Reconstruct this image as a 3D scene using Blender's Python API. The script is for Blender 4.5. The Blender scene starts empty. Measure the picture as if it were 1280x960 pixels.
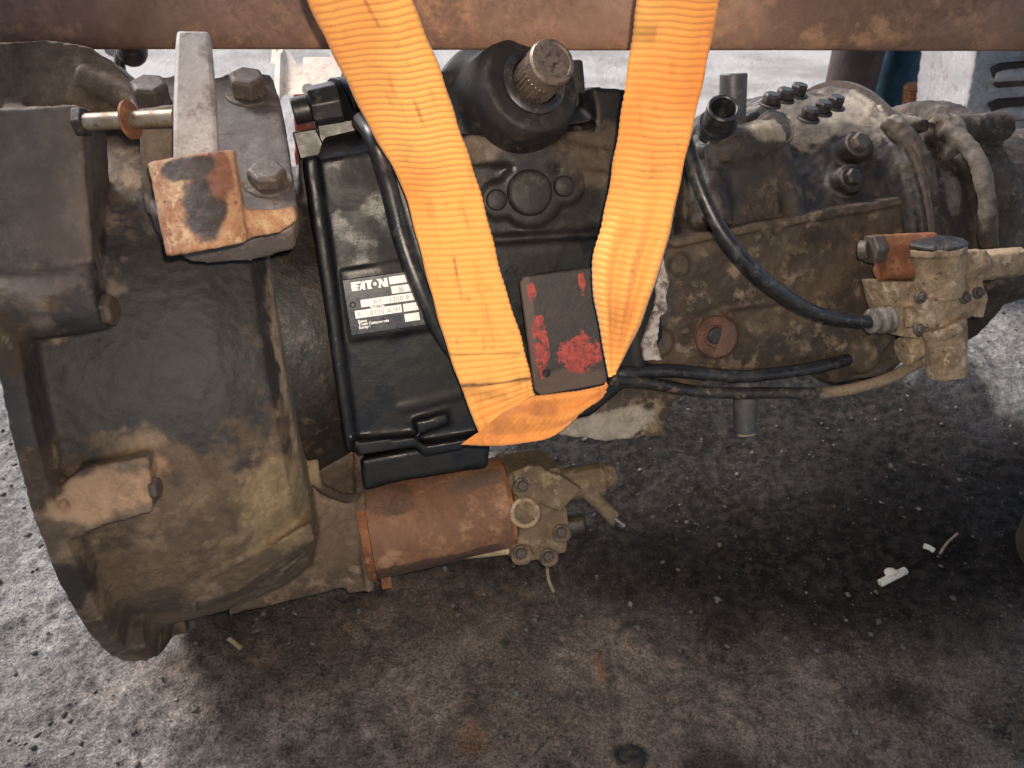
import bpy, bmesh, math, random
import numpy as np
from mathutils import Matrix, Vector
random.seed(4); rng = np.random.default_rng(4)
sc = bpy.context.scene
col = sc.collection

# ------------------------------------------------------------------ camera, light, exposure
F = 1065.0; PITCH = math.radians(38); H = 0.86
cam_d = bpy.data.cameras.new('camera'); cam = bpy.data.objects.new('camera', cam_d); col.objects.link(cam)
cam_d.sensor_width = 36; cam_d.lens = 36 * F / 1280; cam_d.clip_start = .02; cam_d.clip_end = 200
cam.location = (0, 0, H); cam.rotation_euler = (math.pi / 2 - PITCH, 0, 0)
cam_d.dof.use_dof = True; cam_d.dof.focus_distance = .80; cam_d.dof.aperture_fstop = 11
sc.camera = cam
SUN_EL, SUN_AZ = math.radians(42), math.radians(-52)      # azimuth from +y towards +x: behind the gearbox, to the left
world = bpy.data.worlds.new('World'); sc.world = world; world.use_nodes = True
wn = world.node_tree; bg = wn.nodes['Background']
sky = wn.nodes.new('ShaderNodeTexSky'); sky.sky_type = 'NISHITA'; sky.sun_disc = False
sky.sun_elevation = SUN_EL; sky.sun_rotation = SUN_AZ; sky.air_density = 1.0; sky.dust_density = 3.0
wn.links.new(sky.outputs[0], bg.inputs[0]); bg.inputs[1].default_value = .11
sd = bpy.data.lights.new('sun', 'SUN'); sd.energy = 1.5; sd.angle = math.radians(16); sd.color = (1, .975, .95)
sun = bpy.data.objects.new('sun', sd); col.objects.link(sun)
sdir = Vector((math.sin(SUN_AZ) * math.cos(SUN_EL), math.cos(SUN_AZ) * math.cos(SUN_EL), math.sin(SUN_EL)))
sun.rotation_euler = sdir.to_track_quat('Z', 'Y').to_euler(); sun.location = sdir * 5
fd = bpy.data.lights.new('phone_flash', 'SPOT'); fd.energy = 14.0; fd.shadow_soft_size = .006; fd.color = (1, .85, .68)
fd.spot_size = math.radians(80); fd.spot_blend = 1.0
fl = bpy.data.objects.new('phone_flash', fd); col.objects.link(fl); fl.location = (.02, -.005, H + .03)
fl.rotation_euler = (math.pi / 2 - PITCH - math.radians(1), 0, 0)
sc.view_settings.view_transform = 'Standard'; sc.view_settings.look = 'None'
sc.view_settings.exposure = 1.25; sc.view_settings.gamma = 1
sc.cycles.max_bounces = 6

# ------------------------------------------------------------------ frames
Cw = np.array([0, 0, H]); Fw = np.array([0, math.cos(PITCH), -math.sin(PITCH)])
Uw = np.array([0, math.sin(PITCH), math.cos(PITCH)]); Rw = np.array([1., 0, 0])
def ray(px, py): return (px - 640) / F * Rw + (480 - py) / F * Uw + Fw
def D(px, py, d): return Cw + d * ray(px, py)
def ground(px, py, z=0.0):
    r = ray(px, py); return Cw + r * ((z - H) / r[2])
def rz(a): c, s = math.cos(a), math.sin(a); return np.array([[c, -s, 0], [s, c, 0], [0, 0, 1.]])
def rx(a): c, s = math.cos(a), math.sin(a); return np.array([[1., 0, 0], [0, c, -s], [0, s, c]])
MG = rz(math.radians(14.2)) @ rx(math.radians(-25))       # the gearbox lies rolled 25 degrees on its side
OG = Cw + .80 * ray(500, 375) - MG @ np.array([0, -.17, 0])
def G(v): return OG + MG @ np.asarray(v, float)
def toG(P): return MG.T @ (np.asarray(P, float) - OG)
cG = toG(Cw)
def PX(px, py, y=-.17):                                    # where the sight line meets the gearbox plane y
    r = MG.T @ ray(px, py); return cG + r * ((y - cG[1]) / r[1])
def PZ(px, py, z):
    r = MG.T @ ray(px, py); return cG + r * ((z - cG[2]) / r[2])
def nrm(v): v = np.asarray(v, float); return v / np.linalg.norm(v)

# ------------------------------------------------------------------ mesh builder
def basis(ax):
    ax = nrm(ax); t = np.array([0, 0, 1.]) if abs(ax[2]) < .9 else np.array([1., 0, 0])
    a = nrm(np.cross(ax, t)); return a, np.cross(ax, a), ax
def spline(pts, n=8):
    P = [np.asarray(p, float) for p in pts]; P = [2 * P[0] - P[1]] + P + [2 * P[-1] - P[-2]]; out = []
    for i in range(1, len(P) - 2):
        for k in range(n):
            t = k / n; a, b, c, d = P[i - 1:i + 3]
            out.append(.5 * (2 * b + (c - a) * t + (2 * a - 5 * b + 4 * c - d) * t * t + (3 * b - a - 3 * c + d) * t ** 3))
    out.append(P[-2]); return out
class MB:
    def __init__(s): s.v = []; s.f = []
    def add(s, v, f):
        o = len(s.v); s.v += [tuple(map(float, p)) for p in v]; s.f += [tuple(i + o for i in q) for q in f]; return s
    def loft(s, rings, caps=True, closed=False):
        n = len(rings[0]); v = [p for r in rings for p in r]; f = []; m = len(rings)
        for i in range(m if closed else m - 1):
            j = (i + 1) % m
            for k in range(n):
                l = (k + 1) % n; f.append((i * n + k, i * n + l, j * n + l, j * n + k))
        if caps and not closed: f.append(tuple(range(n))[::-1]); f.append(tuple((m - 1) * n + k for k in range(n)))
        return s.add(v, f)
    def lathe(s, prof, o, ax, n=40, closed=False, ph=0.):      # prof: (distance along the axis, radius)
        a, b, c = basis(ax); o = np.asarray(o, float)
        rings = [[o + c * d + (a * math.cos(t) + b * math.sin(t)) * r for t in (2 * math.pi * k / n + ph for k in range(n))] for d, r in prof]
        return s.loft(rings, True, closed)
    def cyl(s, p, q, r, r2=None, n=24, bev=0., ph=0.):
        p = np.asarray(p, float); q = np.asarray(q, float); L = np.linalg.norm(q - p); r2 = r if r2 is None else r2
        pr = [(0, r - bev), (bev, r), (L - bev, r2), (L, r2 - bev)] if bev else [(0, r), (L, r2)]
        return s.lathe(pr, p, q - p, n, ph=ph)
    def pipe(s, p, q, r, ri, n=28, depth=None):               # open ended socket at q
        p = np.asarray(p, float); q = np.asarray(q, float); L = np.linalg.norm(q - p); depth = depth or L * .8; e = (r - ri) * .3
        return s.lathe([(0, r), (L - e, r), (L, r - e), (L, ri + e), (L - e, ri), (L - depth, ri)], p, q - p, n)
    def tube(s, pts, r, n=12, k=8):
        P = spline(pts, k); R = r if callable(r) else (lambda t: r); rings = []; ref = None
        for i, p in enumerate(P):
            t = nrm(P[min(i + 1, len(P) - 1)] - P[max(i - 1, 0)])
            if ref is None: ref = basis(t)[0]
            ref = nrm(ref - t * (ref @ t)); b = np.cross(t, ref); rr = R(i / (len(P) - 1))
            rings.append([p + (ref * math.cos(a) + b * math.sin(a)) * rr for a in (2 * math.pi * j / n for j in range(n))])
        return s.loft(rings)
    def box(s, c, sz, ax=None):
        c = np.asarray(c, float); A = np.eye(3) if ax is None else np.array(ax); h = np.array(sz) / 2
        v = [c + A.T @ (h * np.array([x, y, z])) for x in (-1, 1) for y in (-1, 1) for z in (-1, 1)]
        return s.add(v, [(0, 1, 3, 2), (4, 6, 7, 5), (0, 4, 5, 1), (2, 3, 7, 6), (0, 2, 6, 4), (1, 5, 7, 3)])
    def prism(s, pts, back):                                   # a polygon and the same polygon moved by back
        b = np.asarray(back, float); P = [np.asarray(p, float) for p in pts]
        return s.loft([P, [p + b for p in P]])
    def pxprism(s, pts, y, t):                                 # outline on the gearbox plane y, t metres deep
        return s.prism([PX(a, b, y) for a, b in pts], (0, t, 0))
    def sphere(s, c, r, n=16, sc3=(1, 1, 1)):
        c = np.asarray(c, float); m = n // 2
        rings = [[c + np.array(sc3) * r * np.array([math.sin(u) * math.cos(w), math.sin(u) * math.sin(w), math.cos(u)])
                  for w in (2 * math.pi * k / n for k in range(n))] for u in (math.pi * (i + .02) / (m + .04) for i in range(m + 1))]
        return s.loft(rings)
    def mesh(s, name, ang=35):
        me = bpy.data.meshes.new(name); me.from_pydata(s.v, [], s.f)
        bm = bmesh.new(); bm.from_mesh(me); bmesh.ops.recalc_face_normals(bm, faces=bm.faces); bm.to_mesh(me); bm.free()
        me.shade_smooth(); me.set_sharp_from_angle(angle=math.radians(ang)); return me
TEX = {}; DS = .42
def tex(sz, depth=3):
    k = (sz, depth)
    if k not in TEX:
        t = bpy.data.textures.new('cast_noise', 'CLOUDS'); t.noise_scale = sz; t.noise_depth = depth; TEX[k] = t
    return TEX[k]
def build(mb, name, mat, parent=None, bevel=0, voxel=0, smooth=4, disp=(), loc=None, ang=35, seg=2):
    o = bpy.data.objects.new(name, mb.mesh(name, ang)); col.objects.link(o); o.data.materials.append(mat)
    if parent is not None: o.parent = parent
    if parent is ROOT: o.location = OFF
    elif loc is not None: o.location = loc
    if voxel:
        m = o.modifiers.new('cast', 'REMESH'); m.mode = 'VOXEL'; m.voxel_size = voxel; m.use_smooth_shade = True
        if smooth: m = o.modifiers.new('fillet', 'SMOOTH'); m.factor = .5; m.iterations = smooth
    if bevel:
        m = o.modifiers.new('edge', 'BEVEL'); m.width = bevel; m.segments = seg; m.limit_method = 'ANGLE'; m.angle_limit = math.radians(30); m.harden_normals = False
    for sz, st in disp:
        m = o.modifiers.new('rough', 'DISPLACE'); m.texture = tex(sz); m.strength = st * DS; m.mid_level = .5; m.texture_coords = 'LOCAL'
    return o
def tag(o, label=None, cat=None, group=None, kind=None):
    for k, v in (('label', label), ('category', cat), ('group', group), ('kind', kind)):
        if v: o[k] = v
    return o
ROOT = None; OFF = (0, 0, 0)

# ------------------------------------------------------------------ materials
class NT:
    def __init__(s, name):
        s.m = bpy.data.materials.new(name); s.m.use_nodes = True; s.t = s.m.node_tree; s.b = s.t.nodes['Principled BSDF']
        s.co = s.t.nodes.new('ShaderNodeTexCoord').outputs['Object']
    def n(s, t, **kw):
        x = s.t.nodes.new(t)
        for k, v in kw.items(): setattr(x, k, v)
        return x
    def put(s, sock, v):
        if isinstance(v, bpy.types.NodeSocket): s.t.links.new(v, sock)
        elif isinstance(v, (tuple, list)) and len(v) == 3 and sock.type == 'RGBA': sock.default_value = (*v, 1)
        else: sock.default_value = v
    def noise(s, scale, detail=5, rough=.6, co=None, dist=0.):
        x = s.n('ShaderNodeTexNoise'); s.put(x.inputs['Vector'], co or s.co); x.inputs['Scale'].default_value = scale
        x.inputs['Detail'].default_value = detail; x.inputs['Roughness'].default_value = rough; x.inputs['Distortion'].default_value = dist
        return x.outputs[0]
    def noisev(s, scale):
        x = s.n('ShaderNodeTexNoise'); s.put(x.inputs['Vector'], s.co); x.inputs['Scale'].default_value = scale; x.inputs['Detail'].default_value = 7; x.inputs['Roughness'].default_value = .6
        return x.outputs[1]
    def ramp(s, v, a, b):                                      # smoothstep a..b
        x = s.n('ShaderNodeMapRange', interpolation_type='SMOOTHSTEP'); s.put(x.inputs[0], v)
        x.inputs[1].default_value = a; x.inputs[2].default_value = b; return x.outputs[0]
    def math(s, op, a, b=0., c=0.):
        x = s.n('ShaderNodeMath', operation=op); s.put(x.inputs[0], a); s.put(x.inputs[1], b); s.put(x.inputs[2], c); return x.outputs[0]
    def vm(s, op, a, b=(0, 0, 0)):
        x = s.n('ShaderNodeVectorMath', operation=op); s.put(x.inputs[0], a)
        if isinstance(b, bpy.types.NodeSocket): s.put(x.inputs[1], b)
        else: x.inputs[1].default_value = b
        return x
    def mix(s, f, a, b):
        x = s.n('ShaderNodeMix', data_type='RGBA'); s.put(x.inputs[0], f); s.put(x.inputs[6], a); s.put(x.inputs[7], b); return x.outputs[2]
    def mixf(s, f, a, b):
        x = s.n('ShaderNodeMix', data_type='FLOAT'); s.put(x.inputs[0], f); s.put(x.inputs[2], a); s.put(x.inputs[3], b); return x.outputs[0]
    def mul(s, c, f):
        x = s.n('ShaderNodeVectorMath', operation='SCALE'); s.put(x.inputs[0], c); s.put(x.inputs[3], f); return x.outputs[0]
    def blob(s, c, r, wob=.5, soft=.16, nsc=24):               # a stain with a ragged outline round c, radii r
        nv = s.vm('SUBTRACT', s.noisev(nsc), (.5, .5, .5)).outputs[0]
        d = s.vm('SUBTRACT', s.co, tuple(map(float, c))).outputs[0]
        d = s.vm('DIVIDE', d, tuple(map(float, r))).outputs[0]
        w = s.vm('MULTIPLY', nv, (wob * 4.2,) * 3).outputs[0]
        l = s.vm('LENGTH', s.vm('ADD', d, w).outputs[0]).outputs[1]
        return s.ramp(l, 1 + soft, 1 - soft)
    def done(s, colr, rough, metal=0., hts=(), spec=None):
        s.put(s.b.inputs['Base Color'], colr); s.put(s.b.inputs['Roughness'], rough); s.put(s.b.inputs['Metallic'], metal)
        if spec is not None: s.b.inputs['Specular IOR Level'].default_value = spec
        nm = None
        for h, st, d in hts:
            x = s.n('ShaderNodeBump'); s.put(x.inputs['Height'], h); x.inputs['Strength'].default_value = st; x.inputs['Distance'].default_value = d
            if nm: s.t.links.new(nm, x.inputs['Normal'])
            nm = x.outputs[0]
        if nm: s.t.links.new(nm, s.b.inputs['Normal'])
        return s.m
def grime(name, A, B, Cc, sc_=14, rough=(.45, .85), metal=0., bump=.35, blobs=(), specks=None, thr=(.5, .62), wet=None, spec=None):
    t = NT(name)
    n1 = t.noise(sc_, 8, .68, dist=.6); n2 = t.noise(sc_ * 3.3, 8, .7); n3 = t.noise(sc_ * 17, 7, .72, dist=.8); n4 = t.noise(sc_ * .8 + 3, 4, .6, dist=1.5)
    c = t.mix(t.ramp(n1, .36, .66), A, B)
    c = t.mix(t.math('MULTIPLY', t.ramp(n2, thr[0], thr[1]), t.ramp(n4, .38, .6)), c, Cc)
    r = t.mixf(t.ramp(n1, .35, .65), rough[0], rough[1])
    for cc, rr, co_, ro in blobs:
        k = t.blob(cc, rr)
        var = t.mix(t.ramp(n2, .35, .7), co_, tuple(x * 1.7 + .003 for x in co_))
        c = t.mix(k, c, var); r = t.mixf(k, r, ro)
    if specks:
        c = t.mix(t.ramp(t.noise(sc_ * 9, 2, .5), .66, .72), c, specks)
    am = t.mixf(t.ramp(t.noise(sc_ * 1.7 + 5, 4, .6), .4, .62), .12, .62)
    c = t.mul(c, t.math('ADD', t.math('MULTIPLY', t.math('SUBTRACT', t.ramp(n3, .3, .72), .45), am), 1.0))
    if wet: r = t.mixf(t.ramp(t.noise(wet, 5, .6), .48, .58), r, .30)
    return t.done(c, r, metal, [(n2, bump, .004), (n3, bump * .9, .0012)], spec=spec)

BR = (.135, .092, .058); TAN = (.24, .18, .115); DK = (.018, .015, .013); DKB = (.034, .028, .024)
def g(px, py, y): return PX(px, py, y)
M = {}
M['bell'] = grime('bell_casting', BR, (.050, .034, .022), (.20, .14, .088), 9, (.55, .85), bump=.55, blobs=[
    (g(225, 420, -.25), (.100, .2, .098), (.015, .013, .0125), .62), (g(80, 490, -.25), (.05, .2, .04), (.022, .018, .016), .6), (g(40, 230, -.27), (.075, .08, .085), (.085, .066, .055), .7), (g(150, 700, -.2), (.06, .2, .03), (.10, .066, .04), .8),  # slab blob at upper left lightened to carry the haze
    (g(118, 690, -.2), (.018, .2, .030), (.022, .017, .014), .8), (g(362, 450, -.2), (.012, .1, .09), (.13, .10, .072), .8),
    (g(345, 330, -.22), (.015, .1, .03), (.17, .14, .11), .8), (g(425, 600, -.1), (.03, .06, .02), (.035, .022, .014), .8), (g(350, 620, -.2), (.035, .2, .05), (.14, .10, .055), .85),
    (g(130, 615, -.28), (.045, .1, .018), (.22, .14, .085), .8)])
M['pad'] = grime('bell_pad', (.075, .062, .058), (.055, .043, .038), (.14, .11, .09), 16, (.5, .8), bump=.3)
M['black'] = grime('oily_black_casting', (.004, .004, .005), (.008, .0075, .008), (.018, .015, .013), 20, (.42, .62), bump=.14, wet=24, spec=.28, thr=(.60, .70),
    blobs=[(g(660, 250, -.17), (.11, .3, .05), (.013, .011, .010), .5), (g(735, 195, -.15), (.035, .3, .03), (.048, .036, .026), .8),
           (g(585, 190, -.15), (.03, .3, .012), (.07, .055, .04), .8)])
M['matte'] = grime('matte_oil_film', (.007, .006, .006), (.012, .010, .009), (.04, .032, .026), 30, (.55, .7), bump=.2)
M['dark'] = grime('greasy_dark_casting', (.012, .010, .009), (.022, .018, .015), (.07, .052, .036), 18, (.35, .6), bump=.4, wet=60)
M['range'] = grime('dusty_brown_casting', (.075, .050, .030), (.022, .016, .012), (.17, .125, .08), 13, (.6, .9), bump=.5,
    blobs=[(g(893, 420, -.15), (.024, .2, .024), (.06, .030, .020), .8), (g(760, 530, -.13), (.06, .1, .018), (.17, .15, .12), .8), (g(800, 330, -.15), (.035, .2, .12), (.020, .015, .012), .6)])
M['rangetop'] = grime('grimy_top_casting', (.012, .009, .008), (.030, .021, .015), (.075, .052, .034), 16, (.4, .75), bump=.5,
    blobs=[(PX(1015, 150, -.03), (.085, .12, .036), (.15, .128, .10), .65), (PX(950, 165, -.1), (.04, .12, .012), (.17, .14, .10), .7)])
M['tan'] = grime('sand_coloured_alloy', (.34, .245, .15), (.15, .10, .06), (.46, .36, .25), 22, (.6, .9), bump=.5, specks=(.05, .035, .025))
M['rust'] = grime('rust', (.23, .085, .032), (.13, .050, .024), (.32, .14, .06), 24, (.7, .95), bump=.5)
M['can'] = grime('rusted_canister_steel', (.21, .098, .050), (.125, .060, .036), (.29, .16, .09), 9, (.6, .85), bump=.45, blobs=[(PX(545, 700, -.08), (.10, .05, .012), (.055, .028, .018), .85), (PX(480, 625, -.08), (.03, .05, .012), (.08, .042, .026), .85), (PX(600, 600, -.08), (.04, .05, .008), (.10, .06, .04), .85)])
M['collar'] = grime('rust_and_sand_forging', (.36, .20, .10), (.22, .085, .038), (.44, .29, .16), 26, (.5, .85), bump=.8,
    blobs=[(g(268, 264, -.33), (.013, .2, .022), (.020, .012, .009), .55), (g(283, 225, -.33), (.008, .2, .02), (.13, .05, .025), .6), (g(250, 212, -.33), (.018, .2, .008), (.028, .017, .012), .6)], specks=(.10, .04, .02))
M['lever'] = grime('worn_steel', (.34, .31, .29), (.24, .21, .19), (.16, .12, .11), 16, (.40, .7), metal=.05, bump=.25)
M['bolt'] = grime('dull_bolt_steel', (.085, .066, .055), (.05, .038, .032), (.14, .10, .075), 40, (.45, .75), metal=.2, bump=.3)
M['boltdark'] = grime('oily_bolt_steel', (.024, .019, .017), (.04, .032, .028), (.10, .08, .06), 50, (.3, .6), metal=.2, bump=.3)
M['bright'] = grime('bright_thread_steel', (.30, .25, .19), (.20, .15, .10), (.10, .07, .05), 40, (.35, .6), metal=.5, bump=.2)
M['spline'] = grime('oiled_spline_steel', (.30, .25, .20), (.16, .12, .10), (.07, .05, .04), 45, (.25, .5), metal=.6, bump=.2)
M['plastic'] = grime('black_plastic', (.012, .012, .014), (.02, .02, .022), (.06, .055, .05), 30, (.25, .45), bump=.12)
M['greyplastic'] = grime('dark_grey_plastic', (.045, .042, .045), (.06, .055, .055), (.10, .09, .08), 30, (.4, .6), bump=.15)
M['hosedust'] = grime('dusty_rubber', (.012, .011, .012), (.026, .021, .018), (.13, .10, .07), 26, (.35, .7), bump=.3,
    blobs=[(g(1080, 480, -.14), (.085, .2, .05), (.15, .11, .07), .85)])
M['bar'] = grime('rusted_beam_steel', (.25, .145, .10), (.15, .085, .06), (.34, .19, .11), 7, (.55, .85), bump=.3, specks=(.24, .15, .09))
M['redcast'] = grime('red_oxide_painted_casting', (.60, .13, .07), (.42, .08, .05), (.65, .25, .15), 20, (.5, .8), bump=.3)
M['zinc'] = grime('zinc_plated_sheet', (.80, .70, .54), (.66, .50, .40), (.45, .28, .2), 12, (.35, .55), metal=.0, bump=.12)
M['alloy'] = grime('pale_grey_alloy', (.42, .41, .42), (.34, .33, .34), (.25, .22, .2), 9, (.5, .75), metal=.1, bump=.3)
M['teal'] = grime('teal_cloth', (.008, .045, .085), (.006, .03, .06), (.012, .07, .11), 20, (.8, .95), bump=.3)
M['navy'] = grime('navy_cloth', (.018, .018, .05), (.03, .02, .045), (.05, .03, .06), 20, (.8, .95), bump=.3)
M['brownpost'] = grime('dark_brown_post', (.045, .028, .025), (.03, .02, .02), (.08, .05, .04), 10, (.7, .9), bump=.3)
M['olive'] = grime('dark_olive_rubber', (.05, .042, .025), (.035, .03, .02), (.09, .07, .045), 14, (.6, .85), bump=.3)
M['white'] = grime('white_plastic', (.70, .66, .60), (.6, .55, .48), (.4, .33, .26), 60, (.4, .6), bump=.1)
M['wood'] = grime('dry_twig', (.34, .27, .16), (.25, .19, .11), (.18, .13, .08), 80, (.8, .9), bump=.3)
M['label_black'] = grime('black_label_enamel', (.008, .008, .013), (.012, .012, .018), (.05, .05, .05), 60, (.25, .4), bump=.05)
M['label_white'] = grime('bare_label_aluminium', (.84, .83, .80), (.76, .75, .72), (.6, .58, .54), 25, (.35, .5), bump=.03)
M['stamp'] = grime('stamped_grey', (.30, .29, .28), (.25, .24, .23), (.3, .3, .3), 60, (.4, .5), bump=.05)
def plate_mat():
    t = NT('dark_plate_with_red_paint')
    n1 = t.noise(40, 7, .7); n2 = t.noise(160, 4, .6)
    c = t.mix(t.ramp(n1, .4, .65), (.024, .020, .018), (.042, .031, .026))
    c = t.mix(t.blob(g(705, 480, -.2), (.05, .05, .014), .3), c, (.075, .050, .038))
    c = t.mix(t.blob(g(660, 400, -.2), (.007, .05, .06), .3), c, (.085, .055, .045))
    r = t.mixf(n1, .5, .7)
    for (a, b), rr in (((725, 442), (.0205, .05, .018)), ((676, 430), (.0075, .05, .030)), ((727, 353), (.0032, .05, .013)), ((664, 365), (.004, .05, .009))):
        k = t.blob(g(a, b, -.2), rr, .42, .06, 60); k = t.math('MULTIPLY', k, t.ramp(t.noise(110, 6, .7), .40, .46))
        c = t.mix(k, c, t.mix(t.ramp(n2, .4, .6), (.20, .03, .025), (.36, .050, .040)))
    return t.done(c, r, 0, [(n1, .3, .003), (n2, .3, .001)])
M['plate'] = plate_mat()
def strap_mat():
    t = NT('orange_polyester_webbing'); uv = t.n('ShaderNodeUVMap').outputs[0]
    sep = t.n('ShaderNodeSeparateXYZ'); t.put(sep.inputs[0], uv); u, v = sep.outputs[0], sep.outputs[1]      # u across 0..1, v metres along
    n1 = t.noise(22, 6, .65); n2 = t.noise(90, 5, .7)
    mv = t.n('ShaderNodeMapping'); t.put(mv.inputs[0], uv); mv.inputs[3].default_value = (5, 14, 1)
    st = t.noise(1, 5, .65, co=mv.outputs[0])
    c = t.mix(t.ramp(t.noise(7, 3, .5), .38, .62), t.mix(t.ramp(n1, .32, .7), (.84, .30, .055), (.74, .23, .035)), (.88, .42, .095))
    wv = t.math('MULTIPLY', t.math('SINE', t.math('MULTIPLY', u, 2 * math.pi * 34)), t.math('SINE', t.math('MULTIPLY', v, 2 * math.pi / .0019)))
    c = t.mul(c, t.mixf(t.ramp(wv, -.8, .8), .84, 1.05))
    rib = t.math('SINE', t.math('MULTIPLY', v, 2 * math.pi / .0058))
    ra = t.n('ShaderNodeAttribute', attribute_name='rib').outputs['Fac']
    c = t.mix(t.ramp(ra, .9, .4), c, t.mix(t.ramp(t.noise(30, 5, .6), .4, .65), (.66, .24, .042), (.42, .14, .028)))  # smooth bottom loop, painted darker in place of fold shading
    c = t.mix(t.math('MULTIPLY', t.math('MULTIPLY', t.ramp(rib, .1, -1.), .38), ra), c, (.55, .14, .012))
    c = t.mix(t.math('MULTIPLY', t.ramp(st, .52, .74), .55), c, (.42, .13, .02))
    c = t.mix(t.math('MULTIPLY', t.math('MULTIPLY', t.ramp(n2, .56, .70), t.ramp(n1, .4, .6)), .4), c, (.24, .09, .03))
    # a stitched thread line and dark bands across the webbing
    uu = t.math('SUBTRACT', u, t.math('ADD', .50, t.math('MULTIPLY', t.math('SINE', t.math('MULTIPLY', v, 14.)), .13)))
    ln = t.math('MULTIPLY', t.math('MULTIPLY', t.ramp(t.math('ABSOLUTE', uu), .035, .006), t.ramp(v, .42, .40)), t.ramp(t.noise(18, 3, .6), .52, .66))
    c = t.mix(t.math('MULTIPLY', ln, .6), c, (.16, .035, .012))
    att = t.n('ShaderNodeAttribute', attribute_name='dark_bands'); 
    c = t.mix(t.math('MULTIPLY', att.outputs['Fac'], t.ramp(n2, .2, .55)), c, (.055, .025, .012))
    ed = t.ramp(t.math('ABSOLUTE', t.math('SUBTRACT', u, .5)), .465, .5)
    c = t.mix(t.math('MULTIPLY', ed, .5), c, (.42, .16, .04))
    m = t.done(c, .72, 0, [(wv, .30, .0006), (t.noise(700, 2, .5), .35, .0008), (n2, .3, .001)])
    t.b.inputs['Sheen Weight'].default_value = .25
    return m
M['strap'] = strap_mat()
def ground_mat():
    t = NT('oily_yard_ground')
    g1 = t.noise(3.2, 7, .62); g2 = t.noise(13, 8, .68, dist=.5); g3 = t.noise(70, 6, .7); g4 = t.noise(330, 3, .6)
    c = t.mix(t.ramp(g2, .34, .66), (.34, .33, .32), (.17, .16, .15))
    c = t.mix(t.ramp(g3, .38, .70), c, t.mix(.6, c, (.33, .31, .29)))
    def gb(px, py, r, colr, w, so=.45):
        p = ground(px, py); return t.blob((p[0], p[1], 0), (r[0], r[1], 1), w, so, 9)
    oil_shade = t.mix(t.ramp(g3, .4, .68), (.008, .006, .005), (.026, .019, .015))  # oil tone, laid wider to deepen the shade under the gearbox
    
    k = gb(520, 690, (.25, .13), 0, .25); c = t.mix(t.math('MULTIPLY', k, .9), c, oil_shade)
    k = gb(320, 800, (.13, .09), 0, .25); c = t.mix(t.math('MULTIPLY', k, .85), c, oil_shade)
    k = gb(860, 880, (.62, .22), 0, .25, .5); c = t.mix(t.math('MULTIPLY', k, .75), c, t.mix(t.ramp(g2, .35, .65), (.180, .128, .090), (.090, .062, .046)))  # warm brown of the shaded, flash-lit ground painted in
    k = gb(980, 575, (.50, .30), 0, .16, .3); c = t.mix(t.math('MULTIPLY', k, .96), c, oil_shade)
    k = gb(1060, 700, (.40, .12), 0, .2, .5); c = t.mix(t.math('MULTIPLY', k, .75), c, oil_shade)
    k = gb(768, 880, (.006, .085), 0, .12, .4); c = t.mix(t.math('MULTIPLY', k, .4), c, (.025, .018, .014))
    k = gb(790, 940, (.018, .014), 0, .35); c = t.mix(k, c, (.006, .006, .007))
    k = gb(590, 920, (.014, .02), 0, .3); c = t.mix(t.math('MULTIPLY', k, .6), c, (.20, .10, .06))
    k = gb(1195, 480, (.05, .14), 0, .3, .3); c = t.mix(t.math('MULTIPLY', k, .8), c, (.03, .028, .03))
    for px, py in ((40, 960), (900, 955), (1120, 870), (240, 930)):
        k = gb(px, py, (.04, .02), 0, .7); c = t.mix(t.math('MULTIPLY', k, .6), c, (.02, .018, .018))
    c = t.mul(c, t.mixf(t.ramp(g3, .3, .7), .62, 1.4)); c = t.mul(c, t.mixf(t.ramp(g4, .3, .7), .6, 1.4)); c = t.mix(t.ramp(g4, .69, .73), c, (.34, .31, .27)); c = t.mix(t.ramp(t.noise(150, 2, .5), .76, .79), c, (.36, .30, .24))
    c = t.mix(t.math('MULTIPLY', t.ramp(g3, .50, .62), t.ramp(g1, .45, .6)), c, (.04, .034, .03))
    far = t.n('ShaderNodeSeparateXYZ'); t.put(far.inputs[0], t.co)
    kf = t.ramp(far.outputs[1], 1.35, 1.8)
    c = t.mix(kf, c, t.mix(t.ramp(t.noise(4, 8, .65), .4, .65), (.56, .53, .49), (.36, .33, .30)))  # far ground painted lighter for the daylight falling there
    r = t.mixf(t.ramp(g2, .35, .65), .7, .95)
    return t.done(c, r, 0, [(g2, .7, .014), (g3, 1.0, .010), (g4, .8, .003)], spec=.22)
M['ground'] = ground_mat()

# ------------------------------------------------------------------ ground sheet
def vnoise(x, y, seed):
    r = np.random.default_rng(seed); T = r.random((256, 256)); xi = np.floor(x).astype(int); yi = np.floor(y).astype(int)
    fx = x - xi; fy = y - yi; fx = fx * fx * (3 - 2 * fx); fy = fy * fy * (3 - 2 * fy)
    a = T[xi % 256, yi % 256]; b = T[(xi + 1) % 256, yi % 256]; c = T[xi % 256, (yi + 1) % 256]; d = T[(xi + 1) % 256, (yi + 1) % 256]
    return (a * (1 - fx) + b * fx) * (1 - fy) + (c * (1 - fx) + d * fx) * fy - .5
def gh(x, y):
    ca, sa = .7, .71; u = x * ca + y * sa; w = -x * sa + y * ca
    h = vnoise(x * 5, y * 5, 1) * .012 + vnoise(u * 16, w * 9, 2) * .007 + vnoise(u * 60, w * 28, 3) * .0060 + vnoise(x * 120, y * 120, 4) * .0036 + vnoise(x * 250, y * 250, 5) * .0018
    f = np.clip((3.0 - np.hypot(x, y)) / 1.0, 0, 1)
    return h * f - .004
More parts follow.
